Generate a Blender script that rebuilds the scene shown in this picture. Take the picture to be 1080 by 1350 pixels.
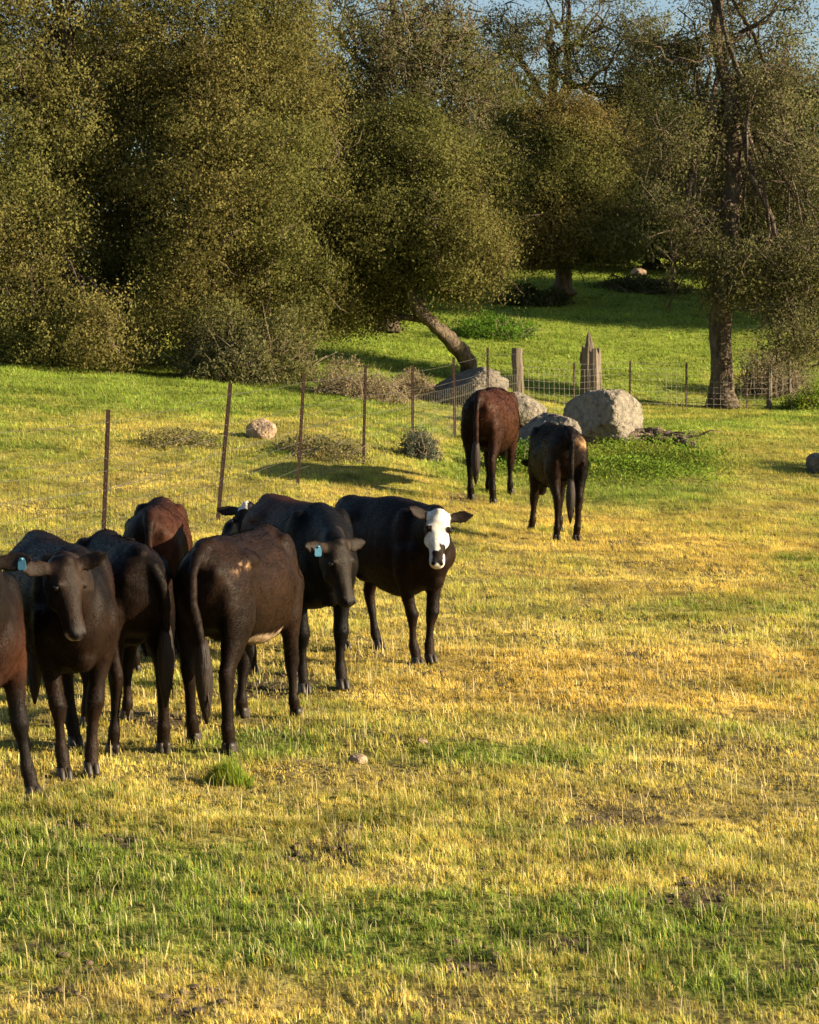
import bpy, math, numpy as np
from mathutils import Vector
scn = bpy.context.scene
for o in list(bpy.data.objects): bpy.data.objects.remove(o)
R = math.radians
# ------------------------------------------------------------------ camera
F, W, H = 3045.0, 1080.0, 1350.0
HOR, CAMZ = 455.0, 2.1
PITCH = math.atan((H/2-HOR)/F)
cam_d = bpy.data.cameras.new('camera'); cam = bpy.data.objects.new('camera', cam_d)
scn.collection.objects.link(cam); scn.camera = cam
cam.location = (0, 0, CAMZ); cam.rotation_euler = (math.pi/2-PITCH, 0, 0)
cam_d.sensor_fit = 'VERTICAL'; cam_d.sensor_height = 24.0; cam_d.lens = 24.0*F/H
cam_d.dof.use_dof = True; cam_d.dof.focus_distance = 14.0; cam_d.dof.aperture_fstop = 10.0
cam_d.clip_start = 0.1; cam_d.clip_end = 3000
# ------------------------------------------------------------------ light
SUN_EL, SUN_AZ = R(19.0), math.atan2(-0.22, 0.975)     # direction towards the sun
sdir = Vector((math.cos(SUN_EL)*math.cos(SUN_AZ), math.cos(SUN_EL)*math.sin(SUN_AZ), math.sin(SUN_EL)))
sl = bpy.data.lights.new('sun', 'SUN'); sl.energy = 5.0; sl.angle = R(0.6); sl.color = (1.0, 0.83, 0.56)
so = bpy.data.objects.new('sun', sl); scn.collection.objects.link(so)
so.rotation_euler = sdir.to_track_quat('Z', 'Y').to_euler()
wd = bpy.data.worlds.new('World'); scn.world = wd; wd.use_nodes = True
nt = wd.node_tree; bg = nt.nodes['Background']; sky = nt.nodes.new('ShaderNodeTexSky')
sky.sky_type = 'NISHITA'; sky.sun_disc = False; sky.sun_elevation = SUN_EL
sky.sun_rotation = math.atan2(sdir.x, sdir.y); sky.air_density = 1.0; sky.dust_density = 0.6; sky.ozone_density = 1.5
nt.links.new(sky.outputs[0], bg.inputs[0]); bg.inputs[1].default_value = 0.05
scn.view_settings.view_transform = 'Standard'; scn.view_settings.look = 'None'
scn.view_settings.gamma = 1.0; scn.view_settings.exposure = 1.62
scn.cycles.max_bounces = 6; scn.cycles.transparent_max_bounces = 6
# ------------------------------------------------------------------ helpers
cp, sp = math.cos(PITCH), math.sin(PITCH)
def at(px, py, Y):
    """world point seen at a photograph pixel, at distance Y in front of the camera"""
    u, v = (px-W/2)/F, (H/2-py)/F
    dx, dy, dz = u, cp+v*sp, -sp+v*cp
    t = Y/dy
    return np.array([dx*t, Y, CAMZ+dz*t])
def zpix(py, Y):
    v = (H/2-py)/F
    return CAMZ + (-sp+v*cp)/(cp+v*sp)*Y
def hsh(i, seed):
    i = (i.astype(np.int64)*np.int64(374761393) + np.int64(seed)*np.int64(668265263)) & 0xFFFFFFFF
    i = ((i ^ (i >> 13))*1274126177) & 0xFFFFFFFF
    i = ((i ^ (i >> 15))*2246822519) & 0xFFFFFFFF
    return ((i ^ (i >> 16)) & 0xFFFFFF)/float(0xFFFFFF)
def vnoise(P, seed=0):
    """value noise in 2 or 3 dimensions, 0..1"""
    P = np.asarray(P, float); n, d = P.shape
    I = np.floor(P).astype(np.int64); Fr = P-I; S = Fr*Fr*(3-2*Fr)
    out = np.zeros(n)
    for c in range(2**d):
        w = np.ones(n); key = np.zeros(n, np.int64)
        for k in range(d):
            b = (c >> k) & 1
            w *= S[:, k] if b else 1-S[:, k]
            key = key*np.int64(7919) + (I[:, k]+b)
        out += w*hsh(key & 0xFFFFFFFF, seed)
    return out
def fbm(P, seed=0, oct=3):
    a, s, t = 1.0, 0.0, 0.0
    for k in range(oct):
        s += a*vnoise(np.asarray(P)*2.0**k + 17.3*k, seed+k); t += a; a *= .5
    return s/t
def sstep(x, a, b):
    t = np.clip((x-a)/(b-a), 0, 1); return t*t*(3-2*t)
col = scn.collection
def link(name, me, mat=None, parent=None):
    o = bpy.data.objects.new(name, me); col.objects.link(o)
    if mat is not None and len(me.materials) == 0: me.materials.append(mat)
    if parent is not None: o.parent = parent
    return o
def tag(o, label=None, cat=None, group=None, kind=None):
    if label: o['label'] = label
    if cat: o['category'] = cat
    if group: o['group'] = group
    if kind: o['kind'] = kind
    return o
def empty(name, loc=(0, 0, 0), rz=0.0, s=1.0):
    o = bpy.data.objects.new(name, None); col.objects.link(o)
    o.location = loc; o.rotation_euler = (0, 0, rz); o.scale = (s, s, s); o.empty_display_size = .1
    return o
def npmesh(name, V, Fc, smooth=False, vcol=None, fcol=None):
    """mesh from arrays; all faces have the same number of corners"""
    V = np.ascontiguousarray(V, np.float32); Fc = np.ascontiguousarray(Fc, np.int32)
    me = bpy.data.meshes.new(name); nf, k = Fc.shape
    me.vertices.add(len(V)); me.vertices.foreach_set('co', V.ravel())
    me.loops.add(nf*k); me.loops.foreach_set('vertex_index', Fc.ravel())
    me.polygons.add(nf); me.polygons.foreach_set('loop_start', np.arange(0, nf*k, k, dtype=np.int32))
    me.update(calc_edges=True)
    me.polygons.foreach_set('use_smooth', np.full(nf, smooth, bool))
    for c, dom in ((vcol, 'POINT'), (fcol, 'FACE')):
        if c is not None:
            a = me.attributes.new('tint', 'FLOAT_COLOR', dom)
            cc = np.ones((len(c), 4), np.float32); cc[:, :3] = c
            a.data.foreach_set('color', cc.ravel())
    return me
def norm(v):
    v = np.asarray(v, float); return v/np.maximum(np.linalg.norm(v, axis=-1, keepdims=True), 1e-9)
class MB:
    def __init__(s): s.v = []; s.f = []
    def ring_loft(s, rings, cap=True):
        n = len(rings[0]); b0 = len(s.v)
        for r in rings: s.v += [tuple(map(float, p)) for p in r]
        for i in range(len(rings)-1):
            for j in range(n):
                a, b = b0+i*n+j, b0+i*n+(j+1) % n
                s.f.append((a, b, b+n, a+n))
        if cap:
            for i, r in ((0, rings[0]), (len(rings)-1, rings[-1])):
                c = len(s.v); s.v.append(tuple(np.mean(np.array(r), axis=0)))
                for j in range(n):
                    a, b = b0+i*n+j, b0+i*n+(j+1) % n
                    s.f.append((b, a, c) if i == 0 else (a, b, c))
    def tube(s, pts, rad, n=8, lat=(0, 0, 1), rad2=None, pw=1.0):
        pts = np.array(pts, float); rings = []
        rad = np.broadcast_to(rad, len(pts)); rad2 = rad if rad2 is None else np.broadcast_to(rad2, len(pts))
        T = norm(np.gradient(pts, axis=0)) if len(pts) > 2 else norm(np.repeat([pts[-1]-pts[0]], 2, 0))
        L = np.array(lat, float); prev = None
        for i, p in enumerate(pts):
            t = T[i]; l = L if prev is None else prev
            l = l-t*np.dot(l, t)
            if np.linalg.norm(l) < 1e-3: l = np.cross(t, (1, 0.3, .2))
            l = norm(l); u = np.cross(t, l); prev = l if prev is not None or np.linalg.norm(L) == 0 else l
            a = np.arange(n)/n*2*np.pi
            ca, sa = np.cos(a), np.sin(a)
            ca = np.sign(ca)*abs(ca)**pw; sa = np.sign(sa)*abs(sa)**pw
            rings.append(p + rad[i]*ca[:, None]*l + rad2[i]*sa[:, None]*u)
        s.ring_loft(rings)
    def ell(s, c, r, nu=14, nv=9):
        c = np.array(c, float); r = np.array(r, float)*np.ones(3); rings = []
        for i in range(1, nv):
            ph = math.pi*i/nv; a = np.arange(nu)/nu*2*np.pi
            rings.append(np.stack([c[0]+r[0]*math.sin(ph)*np.cos(a), c[1]+r[1]*math.sin(ph)*np.sin(a), np.full(nu, c[2]-r[2]*math.cos(ph))], 1))
        s.ring_loft(rings)
    def mesh(s, name, smooth=True):
        me = bpy.data.meshes.new(name); me.from_pydata(s.v, [], s.f); me.update()
        me.polygons.foreach_set('use_smooth', np.full(len(me.polygons), smooth, bool)); return me
def evaluated(me, mods):
    """apply modifiers (type, {settings}) and return the new mesh"""
    o = bpy.data.objects.new('temp', me); col.objects.link(o)
    for i, (t, kw) in enumerate(mods):
        m = o.modifiers.new('m%d' % i, t)
        for k, v in kw.items(): setattr(m, k, v)
    dg = bpy.context.evaluated_depsgraph_get(); dg.update()
    out = bpy.data.meshes.new_from_object(o.evaluated_get(dg), depsgraph=dg)
    bpy.data.objects.remove(o); return out
def coords(me):
    a = np.zeros(len(me.vertices)*3, np.float32); me.vertices.foreach_get('co', a); return a.reshape(-1, 3).astype(float)
def set_tint(me, c):
    a = me.attributes.get('tint') or me.attributes.new('tint', 'FLOAT_COLOR', 'POINT')
    cc = np.ones((len(c), 4), np.float32); cc[:, :3] = c; a.data.foreach_set('color', cc.ravel())
# ------------------------------------------------------------------ materials
def mat(name, color=(.5, .5, .5), rough=.7, attr=False, noise=None, bump=None, spec=.3, trans=0.0, metal=0, sheen=0.0, stretch=None):
    m = bpy.data.materials.new(name); m.use_nodes = True; n = m.node_tree; p = n.nodes['Principled BSDF']
    p.inputs['Roughness'].default_value = rough; p.inputs['Specular IOR Level'].default_value = spec
    p.inputs['Metallic'].default_value = metal
    if sheen: p.inputs['Sheen Weight'].default_value = sheen; p.inputs['Sheen Roughness'].default_value = .4
    tc = n.nodes.new('ShaderNodeTexCoord'); src = tc.outputs['Object']
    if stretch:
        mp = n.nodes.new('ShaderNodeMapping'); mp.inputs['Scale'].default_value = stretch
        n.links.new(src, mp.inputs[0]); src = mp.outputs[0]
    if attr:
        a = n.nodes.new('ShaderNodeAttribute'); a.attribute_name = 'tint'; cs = a.outputs['Color']
    else:
        a = n.nodes.new('ShaderNodeRGB'); a.outputs[0].default_value = (*color, 1); cs = a.outputs[0]
    if noise:      # (scale, low factor, high factor[, second colour])
        t = n.nodes.new('ShaderNodeTexNoise'); t.inputs['Scale'].default_value = noise[0]; t.inputs['Detail'].default_value = 6
        t.inputs['Roughness'].default_value = .65
        n.links.new(src, t.inputs['Vector'])
        r = n.nodes.new('ShaderNodeMapRange'); r.inputs[1].default_value = .35; r.inputs[2].default_value = .65
        r.inputs[3].default_value = noise[1]; r.inputs[4].default_value = noise[2]; n.links.new(t.outputs[0], r.inputs[0])
        if len(noise) > 3:
            x = n.nodes.new('ShaderNodeMix'); x.data_type = 'RGBA'; n.links.new(r.outputs[0], x.inputs[0])
            n.links.new(cs, x.inputs[6]); x.inputs[7].default_value = (*noise[3], 1); cs = x.outputs[2]
        else:
            x = n.nodes.new('ShaderNodeVectorMath'); x.operation = 'SCALE'; n.links.new(cs, x.inputs[0]); n.links.new(r.outputs[0], x.inputs['Scale']); cs = x.outputs[0]
    n.links.new(cs, p.inputs['Base Color'])
    if bump:
        prev = None
        for sc_, st in bump:
            t = n.nodes.new('ShaderNodeTexNoise'); t.inputs['Scale'].default_value = sc_; t.inputs['Detail'].default_value = 5
            n.links.new(src, t.inputs['Vector']); b = n.nodes.new('ShaderNodeBump'); b.inputs['Distance'].default_value = st
            b.inputs['Strength'].default_value = 1.0; n.links.new(t.outputs[0], b.inputs['Height'])
            if prev: n.links.new(prev, b.inputs['Normal'])
            prev = b.outputs[0]
        n.links.new(prev, p.inputs['Normal'])
    if trans:
        tr = n.nodes.new('ShaderNodeBsdfTranslucent'); n.links.new(cs, tr.inputs[0]); mx = n.nodes.new('ShaderNodeMixShader')
        mx.inputs[0].default_value = trans; n.links.new(p.outputs[0], mx.inputs[1]); n.links.new(tr.outputs[0], mx.inputs[2])
        n.links.new(mx.outputs[0], n.nodes['Material Output'].inputs[0])
    return m
M_ground = mat('pasture soil and thatch', attr=True, rough=.95, spec=.05, noise=(9, .55, 1.3), bump=[(3, .05), (28, .02)])
M_grass = mat('grass blades', attr=True, rough=.7, spec=.12, trans=.45)
M_leaf = mat('oak leaves', attr=True, rough=.75, spec=.06, trans=.38)
M_bark = mat('oak bark', (.050, .036, .027), rough=.95, spec=.1, noise=(8, 0, .8, (.20, .155, .11)), bump=[(10, .09), (32, .04)], stretch=(1, 1, .35))
M_twig = mat('dry twigs', (.20, .155, .105), rough=.9, spec=.1)
M_coat = mat('cattle coat', attr=True, rough=.5, spec=.10, noise=(22, .6, 1.35), bump=[(50, .003), (220, .003)], stretch=(.35, 1, .6))
M_fur = mat('short coat hair', attr=True, rough=.6, spec=.04)
M_hair = mat('tail hair', (.016, .009, .006), rough=.6, spec=.25, noise=(40, .6, 1.6), bump=[(90, .01)], stretch=(1, 1, .12))
M_hoof = mat('hoof horn', (.026, .02, .016), rough=.5, noise=(30, .6, 1.8))
M_eye = mat('eye', (.006, .004, .003), rough=.08, spec=.6)
M_tagb = mat('blue tag plastic', (.055, .17, .27), rough=.45, noise=(40, .8, 1.1))
M_tagw = mat('white tag plastic', (.75, .75, .72), rough=.45, noise=(40, .85, 1.05))
M_rock = mat('granite', (.15, .13, .11), rough=.95, spec=.1, noise=(11, 0, .8, (.33, .285, .215)), bump=[(3, .15), (14, .06), (50, .02)])
M_rock2 = mat('dark granite', (.115, .10, .088), rough=.95, spec=.1, noise=(8, 0, .8, (.25, .215, .17)), bump=[(4, .14), (16, .05)])
M_rockw = mat('pale stone', (.30, .21, .14), rough=.9, noise=(9, .7, 1.2), bump=[(14, .03)])
M_rust = mat('rusty steel post', (.040, .022, .017), rough=.85, noise=(18, 0, .6, (.085, .042, .026)), bump=[(60, .004)])
M_wire = mat('galvanised wire', (.13, .12, .10), rough=.5, metal=.5, noise=(20, .6, 1.2))
M_wood = mat('weathered fence wood', (.11, .088, .065), rough=.95, noise=(9, 0, .8, (.20, .155, .11)), bump=[(16, .03), (60, .01)], stretch=(1, 1, .12))
M_splint = mat('splintered stump wood', (.060, .045, .035), rough=.95, noise=(6, 0, .9, (.21, .165, .12)), bump=[(12, .06), (50, .015)], stretch=(1, 1, .15))
# ------------------------------------------------------------------ terrain
COLS = {   # photograph column: (distance, height in the picture where the ground is seen)
 -250: [(20, 770), (23, 705), (29, 600), (34, 535), (40, 488), (46, 462), (60, 430), (85, 385)],
 0:    [(20, 774), (23, 708), (29, 603), (34, 540), (40, 492), (46, 466), (60, 432), (85, 385)],
 300:  [(20, 774), (24, 700), (27, 648), (31, 588), (38, 530), (44, 497), (52, 465), (62, 435), (85, 380)],
 450:  [(20, 774), (24, 702), (28, 640), (34, 565), (40, 525), (46, 486), (54, 448), (62, 425), (85, 370)],
 620:  [(20, 774), (24, 708), (28, 662), (34, 600), (40, 552), (46, 510), (53, 470), (60, 430), (68, 397), (78, 355), (90, 345)],
 740:  [(20, 774), (24.3, 716), (30, 645), (36, 593), (42, 557), (47, 520), (53, 482), (61, 432), (69, 392), (78, 352), (90, 342)],
 900:  [(20, 774), (25, 706), (32, 625), (38, 572), (44, 543), (47.5, 541), (52, 500), (58, 465), (64, 430), (71, 390), (80, 352), (92, 342)],
 1080: [(20, 774), (25, 712), (32, 636), (38, 580), (44, 547), (47.5, 545), (52, 500), (58, 462), (64, 430), (72, 392), (82, 355), (95, 342)],
 1400: [(20, 774), (25, 712), (32, 636), (38, 580), (44, 547), (48, 535), (52, 500), (58, 462), (64, 430), (72, 392), (82, 355), (95, 342)],
}
NU, NP = 400, 83
_us = np.linspace(0.0, 1/15.0, NU); _ps = np.linspace(-250, 1400, NP); _tab = np.zeros((NP, NU))
_ks = sorted(COLS); _rows = []
for k in _ks:
    L = COLS[k]; d = np.array([1e9, 260.0]+[a for a, b in L[::-1]]+[15.0]); y = np.array([338.0, 338.0]+[b for a, b in L[::-1]]+[HOR+CAMZ*F/15.0*1.0])
    _rows.append(np.interp(_us, 1/d, y))
_rows = np.array(_rows)
for j in range(NU): _tab[:, j] = np.interp(_ps, _ks, _rows[:, j])
def blur(a, n, ax):
    k = np.hanning(n+2)[1:-1]; k /= k.sum(); p = [(0, 0), (0, 0)]; p[ax] = (n//2, n//2)
    b = np.pad(a, p, mode='edge'); return np.apply_along_axis(lambda r: np.convolve(r, k, 'valid'), ax, b)
_flat = HOR+CAMZ*F*_us
_dif = _tab-_flat[None, :]
_dif = blur(blur(_dif, 11, 1), 9, 0)
def ground(x, Y, bumps=True):
    x = np.atleast_1d(np.asarray(x, float)); Y = np.atleast_1d(np.asarray(Y, float))
    Ys = np.maximum(Y, 1.0); px = np.clip(W/2+F*x/Ys, -250, 1400); u = 1/Ys
    fu = np.clip(u/_us[-1]*(NU-1), 0, NU-1.001); fp = (px+250)/1650*(NP-1); fp = np.clip(fp, 0, NP-1.001)
    i, j = fp.astype(int), fu.astype(int); a, b = fp-i, fu-j
    d = (_dif[i, j]*(1-a)*(1-b)+_dif[i+1, j]*a*(1-b)+_dif[i, j+1]*(1-a)*b+_dif[i+1, j+1]*a*b)
    d = np.where(Y < 15, 0, d)
    z = -d*Ys/F*1.0
    if bumps:
        P = np.stack([x, Y], 1)
        z = z + (fbm(P*0.8, 5)-.5)*.10*sstep(Y, 4, 14) + (fbm(P*3.0, 9)-.5)*.06 + (fbm(P*9.0, 19)-.5)*.03*(1-sstep(Y, 20, 30)) + (fbm(P*.25, 3)-.5)*.25*sstep(Y, 30, 60)
        z = z + .45*np.exp(-(((x-3.2)/1.0)**2+((Y-36.2)/1.2)**2))*0.35      # the low mound the boulder sits on
    return z
def gz(x, Y): return float(ground(x, Y)[0])
def on(px, Y):
    """ground point in photograph column px at distance Y"""
    x = (px-W/2)/F*Y*1.0
    z = gz(x, Y)
    for _ in range(3):
        k = (Y*cp + (CAMZ-z)*sp); x = (px-W/2)/F*k; z = gz(x, Y)
    return np.array([x, Y, z])
def pix(x, Y, z):
    d = CAMZ-z; k = Y*cp+d*sp; return W/2+F*x/k, H/2+F*(d*cp-Y*sp)/k
# pasture colour: own colour of the sward, patch by patch
G_GREEN, G_DEEP, G_YEL, G_STRAW, G_ORG = map(np.array, [(.215, .285, .036), (.062, .100, .024), (.55, .435, .098), (.64, .53, .27), (.62, .42, .085)])
PATCH = []  # (px, py, half width px, half height px, greenness change)
PATCH += [(200, 570, 320, 45, .4), (360, 985, 90, 18, .9), (700, 998, 120, 16, .95), (100, 1180, 260, 90, .8), (700, 1220, 320, 40, .8), (430, 1235, 200, 50, .7),
          (1000, 1275, 170, 45, .8), (980, 905, 100, 16, .8), (830, 950, 80, 14, .5), (940, 800, 110, 12, .6), (700, 800, 60, 10, .4), (960, 830, 80, 9, .5),
          (1060, 745, 60, 14, .8), (850, 620, 130, 50, .9), (620, 610, 60, 40, .7), (100, 510, 260, 30, 1.0), (330, 530, 160, 22, .8), (480, 480, 120, 40, .8),
          (750, 430, 260, 80, 1.1), (950, 580, 160, 14, .35), (900, 560, 70, 8, .5), (1060, 520, 60, 30, 1.0), (520, 560, 60, 22, .5), (60, 640, 90, 30, .2),
          (820, 880, 330, 70, -.55), (850, 740, 260, 50, -.45), (560, 930, 120, 30, -.3), (100, 1330, 200, 30, -.4), (650, 1340, 300, 25, -.2), (1000, 660, 150, 30, .15), (1040, 965, 80, 12, .5)]
def sward(x, Y, z):
    """greenness 0..1, orange 0..1"""
    P = np.stack([x, Y], 1); px, py = pix(x, Y, z)
    py0 = np.clip(py, 300, 1800)
    base = .34 + .30*sstep(Y, 36, 42) + .16*sstep(-Y, -9.5, -8.0)*0
    g = base + (fbm(P*.55, 21)-.5)*.8 + (fbm(P*1.9, 31)-.5)*.9 + (fbm(P*6.0, 37)-.5)*.5*(1-sstep(Y, 20, 30))
    jx = (fbm(P*1.3, 41)-.5)*60
    for a, b, c, d, e in PATCH:
        r2 = ((px-a+jx)/c)**2+((py0-b+jx*.25)/d)**2
        g = g+e*.70*np.exp(-r2*r2*.7)
    o = sstep(fbm(P*.35+3, 51), .28, .52)*(.22+.78*sstep(px, 350, 750)*sstep(Y, 11, 13.5)*(1-sstep(Y, 26, 34)))
    return np.clip(g, 0, 1), np.clip(o, 0, 1)
BARE = [(430, 1125, 75, 22), (95, 1092, 34, 9), (165, 1112, 20, 9), (900, 1190, 80, 14), (620, 1275, 60, 16), (240, 1335, 70, 12), (612, 657, 40, 8), (340, 900, 80, 24), (800, 1085, 70, 12), (230, 950, 60, 14), (850, 865, 40, 6),
        (880, 580, 50, 9), (480, 1095, 60, 10), (1020, 1280, 60, 10), (730, 1245, 60, 14), (830, 715, 40, 5), (60, 1250, 50, 10), (660, 895, 30, 6)]
def bare(x, Y, z):
    px, py = pix(x, Y, z); P = np.stack([x, Y], 1); b = np.zeros(len(x)); w = fbm(P*3.5, 66)-.5
    for a, c, d, e in BARE: b = np.maximum(b, np.exp(-(((px-a)/d)**2+((py-c)/e)**2)*.9))
    sp = sstep(fbm(P*2.6+40, 67), .62, .74)*.55
    return np.clip(sstep(b+w*.8, .35, .75)+sp, 0, 1)
def build_ground():
    ys = np.concatenate([[-60, -30, -10, -3, 1, 3], np.geomspace(4, 130, 420), np.geomspace(134, 900, 30)])
    t = np.linspace(-1, 1, 321); rr = np.sinh(t*3.2)/np.sinh(3.2)
    X, Yg = [], []
    V = []
    for y in ys:
        half = 30+abs(y)*1.6
        V.append(np.stack([rr*half, np.full(len(rr), y)], 1))
    V = np.concatenate(V); z = ground(V[:, 0], V[:, 1]); z = np.where(V[:, 1] < 1, 0, z)
    far = V[:, 1] > 260; z = np.where(far, z, z)
    n = len(rr); i, j = np.meshgrid(np.arange(len(ys)-1), np.arange(n-1), indexing='ij'); a = (i*n+j).ravel()
    Fc = np.stack([a, a+1, a+n+1, a+n], 1)
    g, o = sward(V[:, 0], np.maximum(V[:, 1], 3), z)
    P = V; dirt = np.array([.21, .165, .06]); c = dirt[None]*(1-.55*g[:, None])+np.array([.13, .16, .02])[None]*.75*g[:, None]
    c = c*(1-.5*o[:, None])+np.array([.30, .20, .05])*(.5*o[:, None])
    bb = bare(V[:, 0], np.maximum(V[:, 1], 3), z)[:, None]; c = c*(1-bb)+np.array([.085, .062, .036])*bb
    farw = sstep(V[:, 1], 22, 45)[:, None]; c2 = G_YEL*(1-g[:, None])+G_GREEN*g[:, None]; c = c*(1-farw*.6)+c2*farw*.6
    me = npmesh('ground', np.column_stack([V, z]), Fc, True, vcol=c)
    tag(link('ground', me, M_ground), kind='structure')
build_ground()
# ------------------------------------------------------------------ grass
def blade_mesh(B, h, w, lean, ang, tint, fine=True):
    """B base points (n,3); returns vertices, triangles, face colours"""
    n = len(B); side = np.stack([np.cos(ang), np.sin(ang), np.zeros(n)], 1)
    la = ang+np.pi/2+np.random.default_rng(1).uniform(-1, 1, n); ln = np.stack([np.cos(la), np.sin(la), np.zeros(n)], 1)*lean[:, None]
    up = np.array([0, 0, 1.0])
    if fine:
        mid = B+ln*(h*.35)[:, None]+up*(h*.6)[:, None]; tip = B+ln*h[:, None]+up*(h*(1-.35*lean))[:, None]
        V = np.stack([B-side*w[:, None]/2, B+side*w[:, None]/2, mid-side*w[:, None]*.4, mid+side*w[:, None]*.4, tip], 1).reshape(-1, 3)
        b = np.arange(n)[:, None]*5
        Fc = np.stack([b+np.array([0, 1, 2]), b+np.array([1, 3, 2]), b+np.array([2, 3, 4])], 1).reshape(-1, 3)
        fc = np.repeat(tint, 3, 0)
    else:
        tip = B+ln*h[:, None]+up*h[:, None]
        V = np.stack([B-side*w[:, None]/2, B+side*w[:, None]/2, tip], 1).reshape(-1, 3)
        Fc = np.arange(3*n).reshape(-1, 3); fc = tint
    return V, Fc, fc
def build_grass():
    VV, FF, CC = [], [], []; off = 0
    bands = [(5.2, 11, 17000, .0026, .036, True), (11, 18, 8500, .0034, .040, True), (18, 30, 3600, .0060, .048, False), (30, 48, 1300, .011, .052, False), (48, 90, 420, .021, .062, False)]
    for bi, (y0, y1, dens, w0, h0, fine) in enumerate(bands):
        r = np.random.default_rng(100+bi)
        k = .235; marg = 1.7; area = k*(y1**2-y0**2)+2*marg*(y1-y0); n = int(dens*area)
        Y = np.sqrt(r.uniform(y0**2, y1**2, n)); x = r.uniform(-1, 1, n)*(k*Y+marg)
        # gather blades into tufts
        q = .07 if fine else .16
        P = np.stack([x, Y], 1); cell = np.floor(P/q); ci = cell.astype(np.int64)+5000; key = (ci[:, 0]*73856093) ^ (ci[:, 1]*19349663); key = (key ^ (key >> 11)) & 0x7FFFFFFF; jit = np.stack([hsh(key, 3), hsh(key, 40)], 1)*1.6-.3
        pull = r.uniform(-.25, .75, n).clip(0, 1)[:, None]; P = P*(1-pull)+((cell+jit)*q)*pull; x, Y = P[:, 0], P[:, 1]
        z = ground(x, Y); g, o = sward(x, Y, z)
        den = .6*fbm(P*4.2, 61)+.4*fbm(P*(11.0, 9.0, 5.0, 3.0, 2.0)[bi], 63); thin = fbm(P*1.1, 71)
        keep = r.uniform(0, 1, n) < np.clip(.25+1.5*(den-.22)+.4*(thin-.5), .12, 1)*(1-.72*bare(x, Y, z))
        P, x, Y, z, g, o, den = P[keep], x[keep], Y[keep], z[keep], g[keep], o[keep], den[keep]; n = len(x)
        hh = h0*r.uniform(.45, 1.35, n)*(.65+.9*(fbm(P*2.3, 81)-.2))*(.8+.5*g)
        rv = r.uniform(0, 1, n)
        # a yellow sward with green in it, or green with yellow tips
        gp = np.clip(g*1.15-.08, 0.03, .96); isg = rv < gp
        deep = (r.uniform(0, 1, n) < np.clip((g-.42)*1.1, 0, .6)) & isg
        c = np.where(isg[:, None], G_GREEN, G_YEL*(1-o[:, None])+G_ORG*o[:, None]); c = np.where(deep[:, None], G_DEEP, c)
        straw = (r.uniform(0, 1, n) < (.11, .09, .06, .03, .02)[bi]) & ~deep; c = np.where(straw[:, None], G_STRAW, c)
        mixv = np.clip(r.uniform(0, .45, n)+(0, .1, .2, .3, .45)[bi], 0, 1)[:, None]; mean = G_GREEN*g[:, None]+G_YEL*(1-g[:, None]); c = c*(1-mixv)+mean*mixv
        c = c*(r.uniform(.65, 1.3, n)*(.30+1.35*fbm(P*(5.5, 4.0, 2.6, 1.6, 1.0)[bi], 99)*(.75+.5*fbm(P*1.2, 98))))[:, None]; c[:, 0] *= r.uniform(.88, 1.12, n)
        w = w0*r.uniform(.6, 1.5, n)*np.where(deep, 1.6, 1.0)
        hh = np.where(deep, hh*.7, hh); hh = np.where(straw, hh*1.25, hh)
        lean = np.abs(r.normal(0, .65, n))+np.where(deep, .5, 0)
        B = np.column_stack([x, Y, z-.006]); V, Fc, fc = blade_mesh(B, hh, w, np.clip(lean, 0, 1.3), r.uniform(0, np.pi, n), c, fine)
        VV.append(V); FF.append(Fc+off); CC.append(fc); off += len(V)
    # longer dry stalks
    r = np.random.default_rng(77); n = 2600
    Y = np.sqrt(r.uniform(5.5**2, 17**2, n)); x = r.uniform(-1, 1, n)*(.235*Y+.7); z = ground(x, Y)
    B = np.column_stack([x, Y, z]); c = np.repeat(G_STRAW[None]*1.05, n, 0)*r.uniform(.7, 1.25, n)[:, None]
    V, Fc, fc = blade_mesh(B, r.uniform(.06, .13, n), .0012+.00022*Y, np.abs(r.normal(0, .45, n)), r.uniform(0, np.pi, n), c, True)
    VV.append(V); FF.append(Fc+off); CC.append(fc); off += len(V)
    me = npmesh('grass', np.concatenate(VV), np.concatenate(FF), False, fcol=np.concatenate(CC))
    tag(link('grass', me, M_grass), 'short yellow and green pasture grass covering the whole field', 'grass', kind='stuff')
    print('grass faces', len(me.polygons))
build_grass()
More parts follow.
